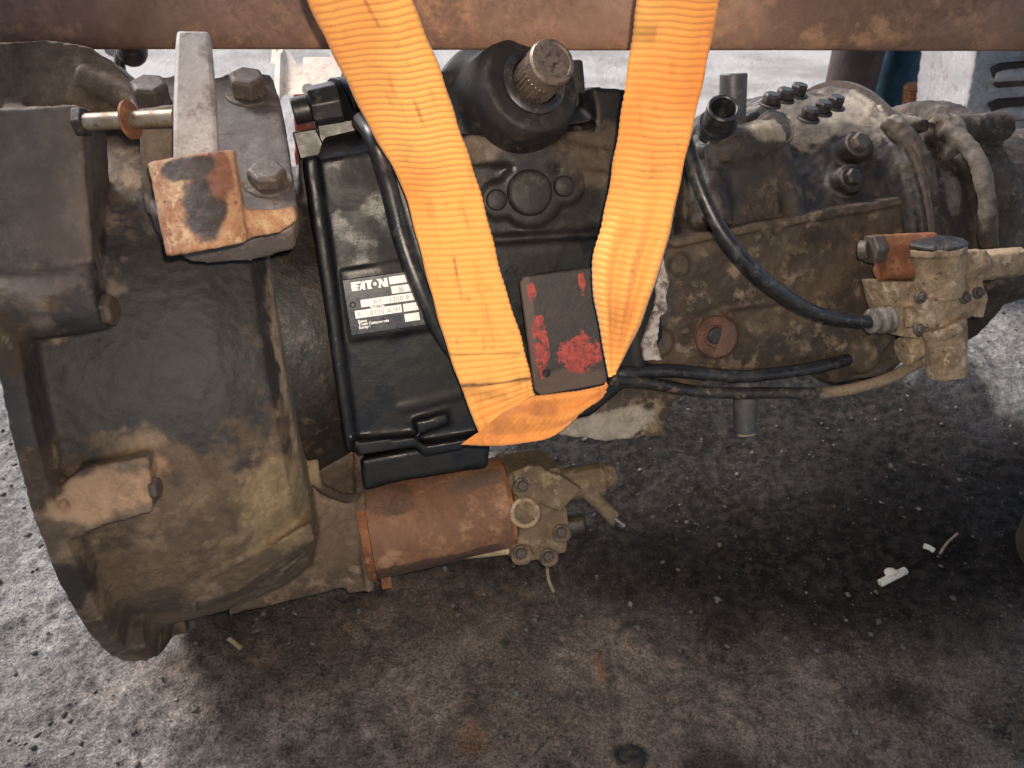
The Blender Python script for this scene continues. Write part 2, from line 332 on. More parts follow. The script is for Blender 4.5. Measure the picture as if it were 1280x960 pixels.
def sheet():
    gx = np.concatenate([-np.geomspace(60, 1.25, 24), np.linspace(-1.2, 1.2, 620), np.geomspace(1.25, 60, 24)])
    gy = np.concatenate([-np.geomspace(20, .12, 14), np.linspace(-.1, 2.2, 560), np.geomspace(2.25, 120, 30)])
    X, Y = np.meshgrid(gx, gy); Z = gh(X, Y); v = np.stack([X.ravel(), Y.ravel(), Z.ravel()], 1); nx, ny = len(gx), len(gy)
    i = np.arange(nx * ny).reshape(ny, nx); f = np.stack([i[:-1, :-1].ravel(), i[:-1, 1:].ravel(), i[1:, 1:].ravel(), i[1:, :-1].ravel()], 1)
    me = bpy.data.meshes.new('ground'); me.vertices.add(len(v)); me.vertices.foreach_set('co', v.ravel())
    me.loops.add(f.size); me.loops.foreach_set('vertex_index', f.ravel()); me.polygons.add(len(f))
    me.polygons.foreach_set('loop_start', np.arange(0, f.size, 4)); me.update(calc_edges=True); me.validate(); me.shade_smooth()
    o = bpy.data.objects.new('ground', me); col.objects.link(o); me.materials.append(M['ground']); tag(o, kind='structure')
sheet()
def zg(x, y): return float(gh(np.array([x]), np.array([y]))[0])

# unseen roof added above the frame to block overhead sky; open beyond and left
b = MB(); b.box((2.0, -2.0, 2.95), (8.0, 6.4, .06))
for k in range(6): b.box((-1.8 + k * 1.45, -2.0, 2.86), (.08, 6.3, .12))
tag(build(b, 'added_shade_roof', grime('added_roof_steel', (.12, .10, .09), (.08, .06, .05), (.2, .12, .08), 3), None), kind='structure')

# ------------------------------------------------------------------ TRANSMISSION
base = G((0, 0, -.30))
ROOT = bpy.data.objects.new('transmission', None); col.objects.link(ROOT)
ROOT.matrix_world = Matrix.Translation(base) @ Matrix([[*r] for r in MG]).to_4x4()
OFF = (0, 0, .30)
tag(ROOT, 'big grimy truck gearbox lying on the ground with a black nameplate and round bell housing', 'gearbox')

# bell housing, a hollow casting turned about the gearbox axis
FX, ZC = -.307, -.06
bc = (0, 0, ZC)
b = MB()
b.lathe([(FX, .30), (FX + .016, .30), (FX + .022, .272), (-.22, .268), (-.16, .256), (-.125, .238), (-.112, .205), (-.110, .03), (-.13, .03), (-.13, .19),
         (-.16, .235), (-.20, .25), (FX + .02, .255), (FX, .262)], bc, (1, 0, 0), 96, closed=True)
# bosses along the flange
def hboss(px0, px1, py, r, y, flat=1.0):
    p = PX(px0, py, y); q = PX(px1, py - (px1 - px0) * .1, y); q[2] = p[2]; b.cyl(p, q, r, r * .95, 28)
hboss(-60, 130, 394, .027, -.268)
b.pxprism([(70, 612), (100, 588), (186, 570), (192, 640), (112, 664)], -.292, .07)
b.pxprism([(-60, 138), (97, 130), (103, 165), (112, 300), (118, 340), (60, 352), (-60, 360)], -.272, .08)
b.pxprism([(170, 135), (225, 130), (225, 300), (180, 262)], -.27, .08)
b.pxprism([(-70, 54), (60, 50), (112, 58), (140, 82), (195, 128), (200, 210), (-70, 210)], -.13, .14)
b.tube([PX(100, 95, -.125), PX(140, 112, -.13), PX(185, 140, -.14)], .013)
# lower ribs and foot towards the canister
b.prism([PX(226, 740, -.212), PX(300, 706, -.222), PX(388, 655, -.222), PX(394, 676, -.21), PX(300, 738, -.195), PX(240, 768, -.18)], (0, .05, 0))
b.prism([PX(285, 770, -.07), PX(430, 735, -.07), PX(436, 744, -.07), PX(466, 738, -.07), PX(440, 560, -.10), PX(392, 565, -.10), PX(385, 660, -.1), PX(300, 710, -.08)], (0, .05, 0))
for k in range(10):                                            # flange lugs round the rim
    a = 2 * math.pi * (k + .35) / 10; c = np.array([FX + .012, .285 * math.cos(a), ZC + .285 * math.sin(a)])
    b.cyl(c - [.012, 0, 0], c + [.02, 0, 0], .016, n=20)
b.tube([PX(448, 562, -.11), PX(452, 640, -.085), PX(458, 700, -.08), PX(462, 738, -.08)], .006)
b.tube([PX(392, 575, -.13), PX(398, 605, -.13), PX(430, 622, -.11), PX(448, 620, -.10)], .005)
bell = build(b, 'bell_housing', M['bell'], ROOT, voxel=.0026, smooth=2, disp=((.05, .005), (.010, .0034), (.005, .0022)))
# windows / recess pads are separate smaller castings
nb = nrm((.05, -.60, .80))                                     # direction the pad and its bolts face
px_ = nrm(np.cross(nb, (0, 1, 0))); px_ = px_ if px_[0] > 0 else -px_; py_ = np.cross(nb, px_)
py_ = py_ if py_[2] > 0 else -py_
def pad_pt(px, py, d=0.):                                      # on the sloping pad plane through c0
    c0 = PX(335, 235, -.265); r = MG.T @ ray(px, py); t = ((c0 - cG) @ nb) / (r @ nb); return cG + r * t + nb * d
b = MB()
out = [(172, 100), (225, 92), (270, 96), (300, 84), (340, 92), (352, 130), (362, 190), (372, 262), (366, 284), (308, 300), (230, 300), (186, 262), (176, 180)]
b.prism([pad_pt(*p) for p in out], nb * -.022)
b.prism([pad_pt(*p) - nb * .015 for p in [(180, 105), (345, 95), (365, 262), (308, 290), (190, 262)]], (-.0, .09, -.012))
build(b, 'mounting_pad', M['pad'], ROOT, voxel=.0026, smooth=5, disp=((.03, .004), (.01, .0012)))

def hexbolt_mesh(r, h, wash=True, n=6):
    m = MB(); z = 0.
    if wash: m.lathe([(0, r * 1.35), (.0022, r * 1.35), (.003, r * 1.25)], (0, 0, 0), (0, 0, 1), 28); z = .003
    m.lathe([(z, r * 1.02), (z + .001, r * 1.06), (z + h - .0025, r * 1.06), (z + h - .0006, r * .92), (z + h, r * .86)], (0, 0, 0), (0, 0, 1), n)
    return m
BM = {}
def bolt(pos, d, r=.009, h=.008, mat='bolt', wash=True, name='bolt', parent=None, n=6):
    k = (r, h, mat, wash, n)
    if k not in BM: BM[k] = hexbolt_mesh(r, h, wash, n).mesh('bolt', 25); BM[k].materials.append(M[mat])
    o = bpy.data.objects.new(name, BM[k]); col.objects.link(o); o.parent = parent or ROOT
    q = Vector(d).to_track_quat('Z', 'Y').to_matrix().to_4x4() @ Matrix.Rotation(random.uniform(0, 1), 4, 'Z')
    o.matrix_local = Matrix.Translation(Vector(pos) + (Vector(OFF) if parent is None else Vector((0, 0, 0)))) @ q
    m = o.modifiers.new('edge', 'BEVEL'); m.width = r * .09; m.segments = 2; m.limit_method = 'ANGLE'
    return o
for a, c_, r, h in ((192, 132, .0148, .020), (311, 118, .0150, .017), (335, 228, .0145, .011)):
    bolt(pad_pt(a, c_, -.001), nb, r, h)

# release lever: flat bar, rusty collar, link rod
def Dg(px, py, d): return toG(D(px, py, d))
b = MB()
p0, p1 = Dg(243, 62, .60), Dg(246, 200, .575)
ax = nrm(p0 - p1); wx = nrm(np.cross(ax, (0, 1, 0))); ty = np.cross(wx, ax)
for (w, t_) in ((.029, .012),):
    ring = lambda p, w: [p + wx * (w / 2) * sx + ty * (t_ / 2) * sy for sx, sy in ((-1, -1), (1, -1), (1, 1), (-1, 1))]
    b.loft([ring(p0 + ax * .012, .022), ring(p0, .024), ring((p0 + p1) / 2, .0275), ring(p1 - ax * .01, .029)])
build(b, 'lever_arm', M['lever'], ROOT, bevel=.003, disp=((.02, .0012),), seg=3)
b = MB()
cA, cB, cC, cD = Dg(184, 203, .565), Dg(291, 187, .565), Dg(309, 302, .56), Dg(208, 321, .56)
rings = []
# collar: a clamp block, its face bulging toward the viewer
cen_t = (cA + cB) / 2; cen_b = (cD + cC) / 2; bk = np.array([0, 1, 0.])
for s in np.linspace(0, 1, 14):
    l = cA * (1 - s) + cD * s; r = cB * (1 - s) + cC * s; ring = []
    for u in np.linspace(0, 1, 13): ring.append(l * (1 - u) + r * u - bk * (.012 * math.sin(math.pi * u) ** .7))
    for u in np.linspace(1, 0, 7): ring.append(l * (1 - u) + r * u + bk * .045 * (.6 + .4 * math.sin(math.pi * u)))
    rings.append(ring)
b.loft(rings)
b.prism([Dg(296, 262, .575), Dg(345, 262, .585), Dg(368, 258, .59), Dg(371, 276, .59), Dg(350, 290, .585), Dg(304, 300, .57)], (0, .028, 0))
build(b, 'lever_collar', M['collar'], ROOT, voxel=.0022, smooth=1, disp=((.03, .003), (.008, .004)))
b = MB(); b.cyl(Dg(96, 153, .615), Dg(222, 147, .60), .0052, n=20)
L = np.linalg.norm(Dg(96, 153, .615) - Dg(222, 147, .60)); dr = nrm(Dg(222, 147, .6) - Dg(96, 153, .615))
b2 = MB(); b2.lathe([(d * .00125, .0062 if d % 2 else .0054) for d in range(int(L / .00125))], Dg(96, 153, .615), dr, 20)
build(b2, 'threaded_rod', M['bright'], ROOT, ang=80)
b = MB(); c = Dg(163, 150, .606); b.lathe([(-.001, .0055), (-.001, .0135), (.001, .0135), (.001, .0055)], c, dr + np.array([0, .05, .10]), 24, closed=True)
build(b, 'washer', M['rust'], ROOT)
b = MB(); b.cyl(Dg(96, 153, .616), Dg(108, 152, .616), .011, n=6)
build(b, 'nut', M['boltdark'], ROOT, bevel=.001)
bolt(PX(131, 388, -.275) + [.0, 0, 0], (1, -.2, 0), .012, .008, 'bolt', False)
bolt(PX(190, 610, -.285), (1, -.2, 0), .009, .006, 'bolt', False)
bolt(PX(240, 752, -.185), (.9, -.3, -.2), .009, .007, 'bolt', False)

# front wall of the main case seen in the gap behind the bell
b = MB()
b.prism([PX(372, 190, -.10), PX(398, 190, -.10), PX(446, 600, -.08), PX(400, 620, -.08)], (0, .22, 0))
b.lathe([(-.125, .185), (-.06, .165), (-.02, .165)], (0, .01, -.035), (1, 0, 0), 64)
b.cyl(PX(395, 395, -.12), PX(420, 393, -.12), .012, n=16)
build(b, 'clutch_shroud', M['dark'], ROOT, voxel=.0035, smooth=3, disp=((.02, .003),))
b = MB(); b.pxprism([(388, 478), (410, 472), (418, 516), (402, 520), (400, 500), (388, 502)], -.11, .02)
build(b, 'drain_bracket', M['tan'], ROOT, bevel=.002)

# main case
b = MB()
fy = -.17
b.pxprism([(394, 200), (520, 176), (600, 168), (640, 175), (760, 158), (775, 300), (800, 470), (740, 520), (610, 545), (520, 552), (444, 560)], fy, .30)
b.pxprism([(378, 196), (396, 193), (446, 562), (432, 566)], fy - .006, .30)                       # front flange lip
b.prism([PX(396, 200, fy), PX(520, 180, fy), PX(760, 150, fy), PX(752, 108, -.08), PX(560, 120, -.06), PX(405, 170, -.10)], (0, .2, 0))
b.pxprism([(440, 552), (520, 546), (528, 556), (598, 545), (604, 556), (532, 572), (520, 560), (448, 570)], fy - .012, .10)   # sump flange
b.pxprism([(518, 528), (560, 516), (562, 530), (524, 544)], fy - .010, .03)
b.pxprism([(450, 575), (500, 565), (600, 548), (614, 556), (610, 585), (500, 602), (455, 614)], -.12, .16)
b.pxprism([(498, 508), (578, 488), (580, 496), (500, 516)], fy - .0012, .02)                       # cast ribs
b.pxprism([(484, 412), (545, 396), (548, 404), (486, 420)], fy - .003, .02)
b.pxprism([(425, 340), (560, 318), (575, 405), (440, 424)], fy - .0025, .02)                     # label pad
b.pxprism([(585, 298), (760, 288), (760, 295), (585, 306)], fy - .005, .02)
b.pxprism([(560, 172), (640, 160), (660, 166), (765, 190), (765, 214), (690, 205), (600, 205), (560, 196)], fy - .006, .03)
b.pxprism([(740, 108), (790, 112), (800, 160), (815, 300), (830, 420), (800, 470), (780, 300), (748, 170)], fy - .002, .25)
# bearing cover: oval boss with three rounds
for (a, c_), r in (((620, 250), .017), ((660, 243), .031), ((704, 233), .017)):
    p = PX(a, c_, fy + .01); b.cyl(p, p + [0, -.015, 0], r, r * .96, 40)
build(b, 'main_case', M['black'], ROOT, voxel=.0028, smooth=2, disp=((.010, .0014),))
for (a, c_), r, h in (((620, 250), .0100, .006), ((661, 241), .0215, .009), ((704, 233), .0100, .006)):
    b = MB(); p = PX(a, c_, fy - .004); q = p + [0, -h, .0]
    b.lathe([(0, r), (h * .6, r), (h * .85, r * .93), (h, r * .80)], p, (0, -1, .0), 40)
    build(b, 'bearing_cap', M['matte'], ROOT, disp=((.012, .0014),))

# power take-off housing with splined shaft
sp0 = PX(655, 108, -.20); spd = nrm(PX(702, 74, -.27) - sp0)
sh_d = nrm((.20, -.90, .28))
c0 = PX(666, 104, -.190)
b = MB()
b.lathe([(-.14, .075), (-.06, .072), (-.05, .056), (-.012, .050), (0, .044), (0, .022), (-.01, .020)], c0, sh_d, 56)
b.box(c0 - sh_d * .11 + [-.05, 0, 0], (.13, .10, .11))
b.box(c0 - sh_d * .12 + [.03, 0, .01], (.13, .10, .10))
build(b, 'output_housing', M['matte'], ROOT, voxel=.0028, smooth=3, disp=((.03, .002), (.01, .0012)))
b = MB(); n = 120; rr = []
for d, R, amp in ((-.03, .0185, 0), (.0, .0178, 0), (.001, .0190, .0013), (.026, .0190, .0013), (.028, .0172, .0), (.0285, .0208, 0), (.041, .0208, 0), (.0435, .0193, 0), (.0438, .0168, 0), (.0425, .0158, 0)):
    a_, b_, c_ = basis(sh_d)
    rr.append([c0 + c_ * d + (a_ * math.cos(t) + b_ * math.sin(t)) * (R + amp * (1 if k % 4 < 2 else -1)) for k, t in ((k, 2 * math.pi * k / n) for k in range(n))])
b.loft(rr); build(b, 'splined_shaft', M['spline'], ROOT, ang=30)
b = MB(); b.lathe([(-.004, .0225), (-.004, .030), (.004, .030), (.006, .027), (.006, .0225)], c0, sh_d, 48, closed=True)
build(b, 'oil_seal', M['plastic'], ROOT)

# nameplate
NP = bpy.data.objects.new('nameplate_anchor', None)
na, nbp, nc_ = PX(427, 349, fy), PX(438, 416, fy), PX(545, 333, fy)
NW, NHt = .118, na[2] - nbp[2] + .002
tilt = math.atan2(nc_[2] - na[2], nc_[0] - na[0])
b = MB(); b.box((NW / 2, 0, -NHt / 2), (NW, .0016, NHt))
npl = build(b, 'nameplate', M['label_black'], ROOT, bevel=.0007)
npl['label'] = 'black enamel maker plate with white fields'
shear = Matrix.Rotation(-tilt, 4, 'Y')
npl.matrix_local = Matrix.Translation(Vector((na[0], fy - .0065, na[2])) + Vector(OFF)) @ shear
S = NHt / .068
def fld(x0, z0, w, h, name='data_field', mat='label_white', y=-.0010):
    m = MB(); m.box(((x0 + w / 2) * S, y, -(z0 + h / 2) * S), (w * S, .0005, h * S)); return build(m, name, M[mat], npl)
mm = .001
for f in ((55, 4, 31, 9), (56, 15.5, 30, 9), (17.5, 26.5, 68, 9), (9, 38.5, 56, 9.5), (67, 38.5, 20, 9.5), (67, 51, 18, 9.5)): fld(*[k * mm for k in f])
def poly(pts, name='letter', mat='label_white', par=None):
    m = MB(); m.prism([(x * S * mm, -.0009, -z * S * mm) for x, z in pts], (0, -.0005, 0)); return build(m, name, M[mat], npl)
X0, Z0, hh = 9.5, 4.5, 10.5
def lp(pts): poly([(X0 + x, Z0 + z) for x, z in pts])
lp([(0, 0), (12, 0), (12, 2.2), (6.5, 2.6), (6.5, 4.2), (9.6, 4.2), (9.0, 6.6), (6.5, 6.6), (6.5, 8.0), (8.4, 8.2), (7.6, hh), (0, hh)])
lp([(11.2, 4.2), (13.8, 0), (16.2, 0), (16.2, hh), (13.6, hh), (13.4, 8.8), (11.4, 8.8), (10.8, hh), (8.9, hh), (10.2, 6.8)])
lp([(17.0, 0), (26, 0), (24.2, 2.8), (22.8, 5.5), (23.4, 8.4), (24.4, hh), (18.8, hh), (18.8, 2.8), (17.0, 2.8)])
poly([(X0 + 28.2 + 2.1 * math.cos(a), Z0 + 5.3 + 2.1 * math.sin(a)) for a in np.linspace(0, 2 * math.pi, 21)[:-1]])
lp([(30.5, 0), (36.2, 0), (39.2, 5.8), (39.2, 0), (43.5, 0), (43.5, hh), (38.2, hh), (35, 4.8), (35, hh), (31.2, hh), (32.8, 7.6), (33, 3.4)])
def text(s, x, z, size, mat='label_white', off=.0, name='lettering', y=-.0011, sp=1.):
    cu = bpy.data.curves.new(name, 'FONT'); cu.body = s; cu.size = size * S * mm; cu.extrude = .00015; cu.offset = off; cu.space_line = .82; cu.space_character = sp
    o = bpy.data.objects.new(name, cu); col.objects.link(o); o.parent = npl; cu.materials.append(M[mat])
    bpy.context.view_layer.update(); me = bpy.data.meshes.new_from_object(o.evaluated_get(bpy.context.evaluated_depsgraph_get())); bpy.data.objects.remove(o)
    o = bpy.data.objects.new(name, me); col.objects.link(o); o.parent = npl
    o.location = (x * S * mm, y, -z * S * mm); o.rotation_euler = (math.pi / 2, 0, 0); return o
text('Model No.', 28, 38.2, 4.0, off=.00012)
text('Eaton\nTruck Components\nEurope', 11, 53.3, 4.6, off=.00013)
text('RT   1200 9', 33, 34.0, 8, 'stamp', y=-.0013, sp=1.1); text('F    0705 A  H', 12, 46.6, 8, 'stamp', y=-.0013, sp=1.1); text('36', 64, 23.2, 7.5, 'stamp', y=-.0013)
bolt((8 * mm * S, -.0008, -30.5 * mm * S), (0, -1, 0), .0022, .0016, 'plastic', True, 'rivet', npl, 12)

# rear section behind the gasket seam
b = MB()
b.pxprism([(800, 300), (850, 300), (1128, 252), (1135, 330), (1120, 420), (1090, 455), (1030, 462), (900, 462), (850, 468), (800, 452)], -.155, .26)
b.pxprism([(800, 296), (846, 297), (1126, 246), (1130, 256), (850, 308), (802, 306)], -.163, .26)            # split flange
b.pxprism([(802, 452), (900, 465), (840, 505), (828, 545), (760, 552), (700, 545), (690, 530), (760, 470)], -.13, .2)
b.cyl(PX(893, 420, -.15), PX(893, 420, -.166), .025, .023, 40)
for (a, c_), r in (((805, 300), .014), ((845, 330), .012), ((820, 425), .016), ((1075, 445), .02)):
    p = PX(a, c_, -.15); b.cyl(p, p + [0, -.012, 0], r, r * .9, 24)
b.tube([PX(870, 400, -.156), PX(905, 385, -.158), PX(980, 372, -.157)], .005)
b.pxprism([(1060, 420), (1120, 425), (1145, 440), (1100, 470), (1040, 480), (1030, 455)], -.15, .06)
build(b, 'rear_case', M['range'], ROOT, voxel=.0028, smooth=2, disp=((.022, .010), (.007, .0055)))
b = MB(); p = PX(893, 420, -.167); b.lathe([(-.002, .011), (-.002, .0215), (.002, .0205), (.002, .012), (-.001, .0105)], p, (0, -1, 0), 40)
build(b, 'plug_ring', grime('dark_rust', (.11, .045, .024), (.06, .028, .018), (.14, .07, .04), 40, (.7, .9), bump=.5), ROOT, disp=((.01, .0012),))
b = MB(); b.cyl(p + [.002, .004, 0], p + [.002, -.0022, 0], .0095, .009, 24); build(b, 'drain_plug', M['dark'], ROOT, bevel=.001)
# top of the rear section: shift cover casting and domed shoulder
b = MB()
b.prism([PX(838, 300, -.145), PX(1124, 250, -.145), PX(1112, 190, -.10), PX(1060, 120, -.02), PX(985, 112, -.02), PX(900, 165, -.08), PX(850, 190, -.12)], (0, .20, 0))
xd = PX(1150, 250, -.15)[0]
b.lathe([(xd - .17, .06), (xd - .16, .115), (xd - .09, .158), (xd - .012, .178), (xd - .010, .188), (xd + .006, .188), (xd + .006, .12)], (0, .02, -.02), (1, 0, 0), 72)
def stub(px, py, y, d, r, h): p = PX(px, py, y); b.cyl(p - nrm(d) * .05, p + nrm(d) * h, r * 1.08, r, 32)
stub(965, 165, -.115, (.1, -.9, .42), .020, .012)
stub(1072, 182, -.12, (.1, -.9, .42), .016, .006); stub(1062, 224, -.135, (.1, -.9, .3), .016, .005)
b.pxprism([(880, 180), (960, 180), (990, 285), (885, 290)], -.14, .1)
b.tube([PX(885, 190, -.12), PX(920, 185, -.13), PX(965, 172, -.12)], .022)
b.tube([PX(880, 180, -.10), PX(885, 240, -.13), PX(890, 285, -.15)], .022)
b.tube([PX(968, 180, -.12), PX(985, 240, -.14), PX(995, 280, -.15)], .014)
p = PX(893, 165, -.11); b.cyl(p - nrm((-.35, -.75, .5)) * .06, p, .033, .027, 32)
build(b, 'range_cover', M['rangetop'], ROOT, voxel=.0028, smooth=2, disp=((.022, .010), (.007, .0055)))
b = MB(); b.lathe([(xd - .004, .186), (xd - .004, .1935), (xd + .001, .1935), (xd + .001, .186)], (0, .02, -.02), (1, 0, 0), 96, closed=True)
build(b, 'gasket_rim', M['bolt'], ROOT)
for (a, c_, y) in ((962, 124, -.068), (979, 118, -.062), (996, 112, -.056), (1010, 142, -.092), (1026, 134, -.086), (1042, 127, -.078)):
    bolt(PX(a, c_ + 8, y), (.10, -.45, .88), .0092, .011, 'boltdark', True)
bolt(PX(1070, 182, -.126), (.1, -.9, .42), .010, .010, 'bolt'); bolt(PX(1062, 224, -.140), (.1, -.9, .3), .009, .008, 'boltdark')
# black sockets on the cover
b = MB(); d = nrm((-.12, -.82, .56)); q = PX(905, 134, -.155); b.pipe(q - d * .05, q, .0165, .0125, depth=.035); b.lathe([(0, .019), (.008, .019)], q - d * .032, d, 32)
build(b, 'black_port', M['plastic'], ROOT)
b = MB(); q = PX(917, 92, -.09); d = nrm((.02, -.12, 1)); b.pipe(q - d * .055, q, .0145, .0115, depth=.03)
build(b, 'breather_tube', M['greyplastic'], ROOT)
b = MB(); p = PX(967, 163, -.127); b.lathe([(0, .018), (.005, .018), (.007, .015)], p, (.1, -.9, .42), 36); build(b, 'core_plug', M['bolt'], ROOT)

# tail: output neck, ring flange and stub
b = MB()
b.lathe([(xd, .165), (xd + .03, .150), (xd + .10, .135), (xd + .11, .160), (xd + .145, .160), (xd + .15, .125), (xd + .30, .11)], (0, .02, -.02), (1, 0, 0), 72)
b.prism([PX(1098, 128, -.09), PX(1166, 152, -.10), PX(1160, 166, -.10), PX(1104, 150, -.10)], (0, .03, -.004))
b.cyl(PX(1170, 165, -.10), PX(1258, 157, -.10), .017, .016, 28)
b.cyl(PX(1172, 172, -.10), PX(1190, 170, -.10), .026, .026, 28)
b.tube([PX(1180, 160, -.11), PX(1215, 190, -.135), PX(1232, 240, -.15), PX(1236, 310, -.15)], .010)
b.tube([PX(1110, 150, -.11), PX(1150, 200, -.14), PX(1160, 260, -.15)], .012)
build(b, 'tail_housing', grime('dusty_tail_casting', (.060, .041, .027), (.028, .020, .015), (.13, .10, .068), 14, (.55, .85), bump=.5,
      blobs=[(PX(1130, 140, -.1), (.04, .05, .012), (.21, .18, .14), .7), (PX(1215, 210, -.14), (.018, .05, .06), (.12, .10, .08), .7)]), ROOT, voxel=.0030, smooth=2, disp=((.022, .012), (.007, .006)))

# air valve cluster on the right
yv = -.215
b = MB()
b.cyl(PX(1182, 408, yv), PX(1183, 470, yv), .0205, .0195, 36)                       # lower cup
b.cyl(PX(1176, 400, yv), PX(1181, 412, yv), .0235, .0225, 36)
b.cyl(PX(1172, 318, yv), PX(1176, 372, yv), .026, .022, 36)                         # upper cap
b.cyl(PX(1170, 308, yv), PX(1170, 318, yv), .029, .0285, 36)
b.pxprism([(1102, 352), (1150, 352), (1156, 400), (1146, 424), (1124, 420), (1108, 380)], yv + .004, .035)
b.box(PX(1162, 385, yv + .005), (.045, .035, .03))
b.cyl(PX(1130, 398, yv), PX(1210, 385, yv), .011, .011, 24)
b.pxprism([(1212, 356), (1228, 350), (1236, 372), (1230, 398), (1216, 396)], yv, .03)
b.cyl(PX(1196, 335, yv + .01), PX(1226, 330, yv + .01), .020, .018, 6)
b.cyl(PX(1224, 332, yv + .012), PX(1275, 327, yv + .012), .0165, .016, 8)
b.cyl(PX(1128, 440, yv + .03), PX(1156, 428, yv + .03), .016, .014, 20)
build(b, 'air_valve', M['tan'], ROOT, voxel=.0016, smooth=1, disp=((.015, .004), (.005, .0030)))
b = MB(); b.lathe([(0, .0285), (.004, .0290), (.006, .024)], PX(1170, 307, yv), (0, -.15, 1), 32); build(b, 'valve_cap', M['dark'], ROOT, voxel=.0014, smooth=1, disp=((.010, .006), (.004, .002)))
for a_, c_ in ((1150, 372), (1205, 372), (1222, 366), (1148, 412)): bolt(PX(a_, c_, yv - .018), (0, -1, .2), .0045, .004, 'bolt', True)
b = MB()
b.cyl(PX(1092, 310, yv + .015), PX(1165, 304, yv + .02), .015, .013, 6); b.cyl(PX(1100, 335, yv + .02), PX(1165, 335, yv + .02), .013, .013, 20)
b.box(PX(1130, 322, yv + .035), (.05, .02, .04))
build(b, 'rusty_elbow', M['rust'], ROOT, voxel=.0022, smooth=2, disp=((.012, .0025),))
b = MB(); p = PX(1086, 312, yv + .013); b.cyl(p, p + [.014, 0, 0], .016, .015, 6); b.cyl(PX(1074, 313, yv + .02), p, .010, .010, 16)
build(b, 'hose_nut', M['bolt'], ROOT, bevel=.0015, disp=((.01, .001),))
b = MB()
for i, (a, r) in enumerate(((1086, .0125), (1098, .0135), (1109, .0135))):
    p = PX(a, 402 - i, yv - .002); q = PX(a + 8, 401 - i, yv - .002); b.lathe([(0, r * .8), (.0015, r), (.005, r), (.0065, r * .8)], p, q - p, 28)
build(b, 'fitting_ring', grime('dull_zinc_fitting', (.22, .20, .18), (.10, .085, .075), (.30, .25, .18), 60, (.4, .7), metal=.3, bump=.3), ROOT)
# hoses
b = MB(); b.tube([PX(850, 150, -.20), PX(862, 190, -.215), PX(874, 232, -.225), PX(900, 286, -.235), (PX(940, 335, -.24)), PX(985, 372, -.235), PX(1030, 394, -.225), PX(1090, 403, yv - .002)], .0068, 16, 10)
build(b, 'air_hose', M['plastic'], ROOT)
b = MB(); b.tube([PX(762, 474, -.175), PX(820, 480, -.165), PX(880, 490, -.165), PX(960, 491, -.17), PX(1040, 490, -.175), PX(1105, 475, -.18), PX(1150, 452, -.18)], .0062, 14, 10)
build(b, 'lower_hose', M['hosedust'], ROOT)
b = MB(); b.tube([PX(765, 466, -.17), PX(840, 463, -.165), PX(920, 470, -.17), PX(990, 464, -.17), PX(1050, 452, -.160), PX(1085, 440, -.125)], .0068, 14, 10)
build(b, 'lower_hose', M['plastic'], ROOT)
b = MB(); b.tube([PX(452, 150, -.16), PX(470, 180, -.19), PX(486, 232, -.185), PX(503, 300, -.182), (PX(524, 358, -.186)), PX(548, 410, -.182), PX(575, 450, -.176)], .0085, 16, 10)
build(b, 'hose', M['plastic'], ROOT)
b = MB(); b.tube([PX(470, 170, -.18), PX(495, 222, -.18), PX(517, 290, -.178), PX(538, 350, -.18), PX(560, 405, -.178)], .0085, 16, 10)
build(b, 'hose', M['plastic'], ROOT)
b = MB(); b.cyl(PX(931, 480, -.12), PX(931, 540, -.12), .0135, .0125, 28); b.cyl(PX(931, 470, -.12), PX(931, 490, -.12), .018, .018, 28)
build(b, 'breather_pipe', M['greyplastic'], ROOT, bevel=.001)
b = MB(); b.lathe([(0, .0105), (.003, .0105)], PX(932, 541, -.121), (0, -.2, -1), 24); build(b, 'pipe_tip', M['tan'], ROOT)
# electrical connector top left
b = MB(); p, q = PX(388, 135, -.10), PX(425, 128, -.10)
b.cyl(p, q, .020, .021, 8); b.cyl(q, PX(450, 118, -.09), .024, .018, 20); b.cyl(PX(366, 140, -.1), p, .013, .013, 20); b.box(PX(430, 165, -.09), (.05, .03, .02))
b.pxprism([(365, 165), (395, 160), (410, 192), (375, 200)], -.11, .06)
build(b, 'connector', M['plastic'], ROOT, bevel=.0015)

# bracket plate with red paint
ycp = -.200
b = MB(); b.pxprism([(655, 346), (738, 334), (744, 345), (760, 474), (754, 481), (676, 495), (668, 488), (650, 354)], ycp, .006)
pl = build(b, 'bracket_plate', M['plate'], ROOT, bevel=.0016, disp=((.05, .002),))
pl['label'] = 'flat dark steel plate with flaking red paint'
b = MB(); b.pxprism([(675, 345), (725, 338), (732, 400), (680, 405)], ycp + .006, .03); build(b, 'plate_spacer', M['dark'], ROOT)
b = MB(); p = PX(683, 466, ycp - .0004); b.lathe([(0, .0042), (.0008, .0042)], p, (0, -1, 0), 24); build(b, 'hole', M['label_black'], pl).location = (0, 0, 0)
b = MB(); p = PX(739, 459, ycp); b.lathe([(0, .0045), (0, .007), (.001, .0066), (.001, .0048)], p, (0, -1, 0), 28, closed=True); build(b, 'weld_ring', M['plate'], pl)

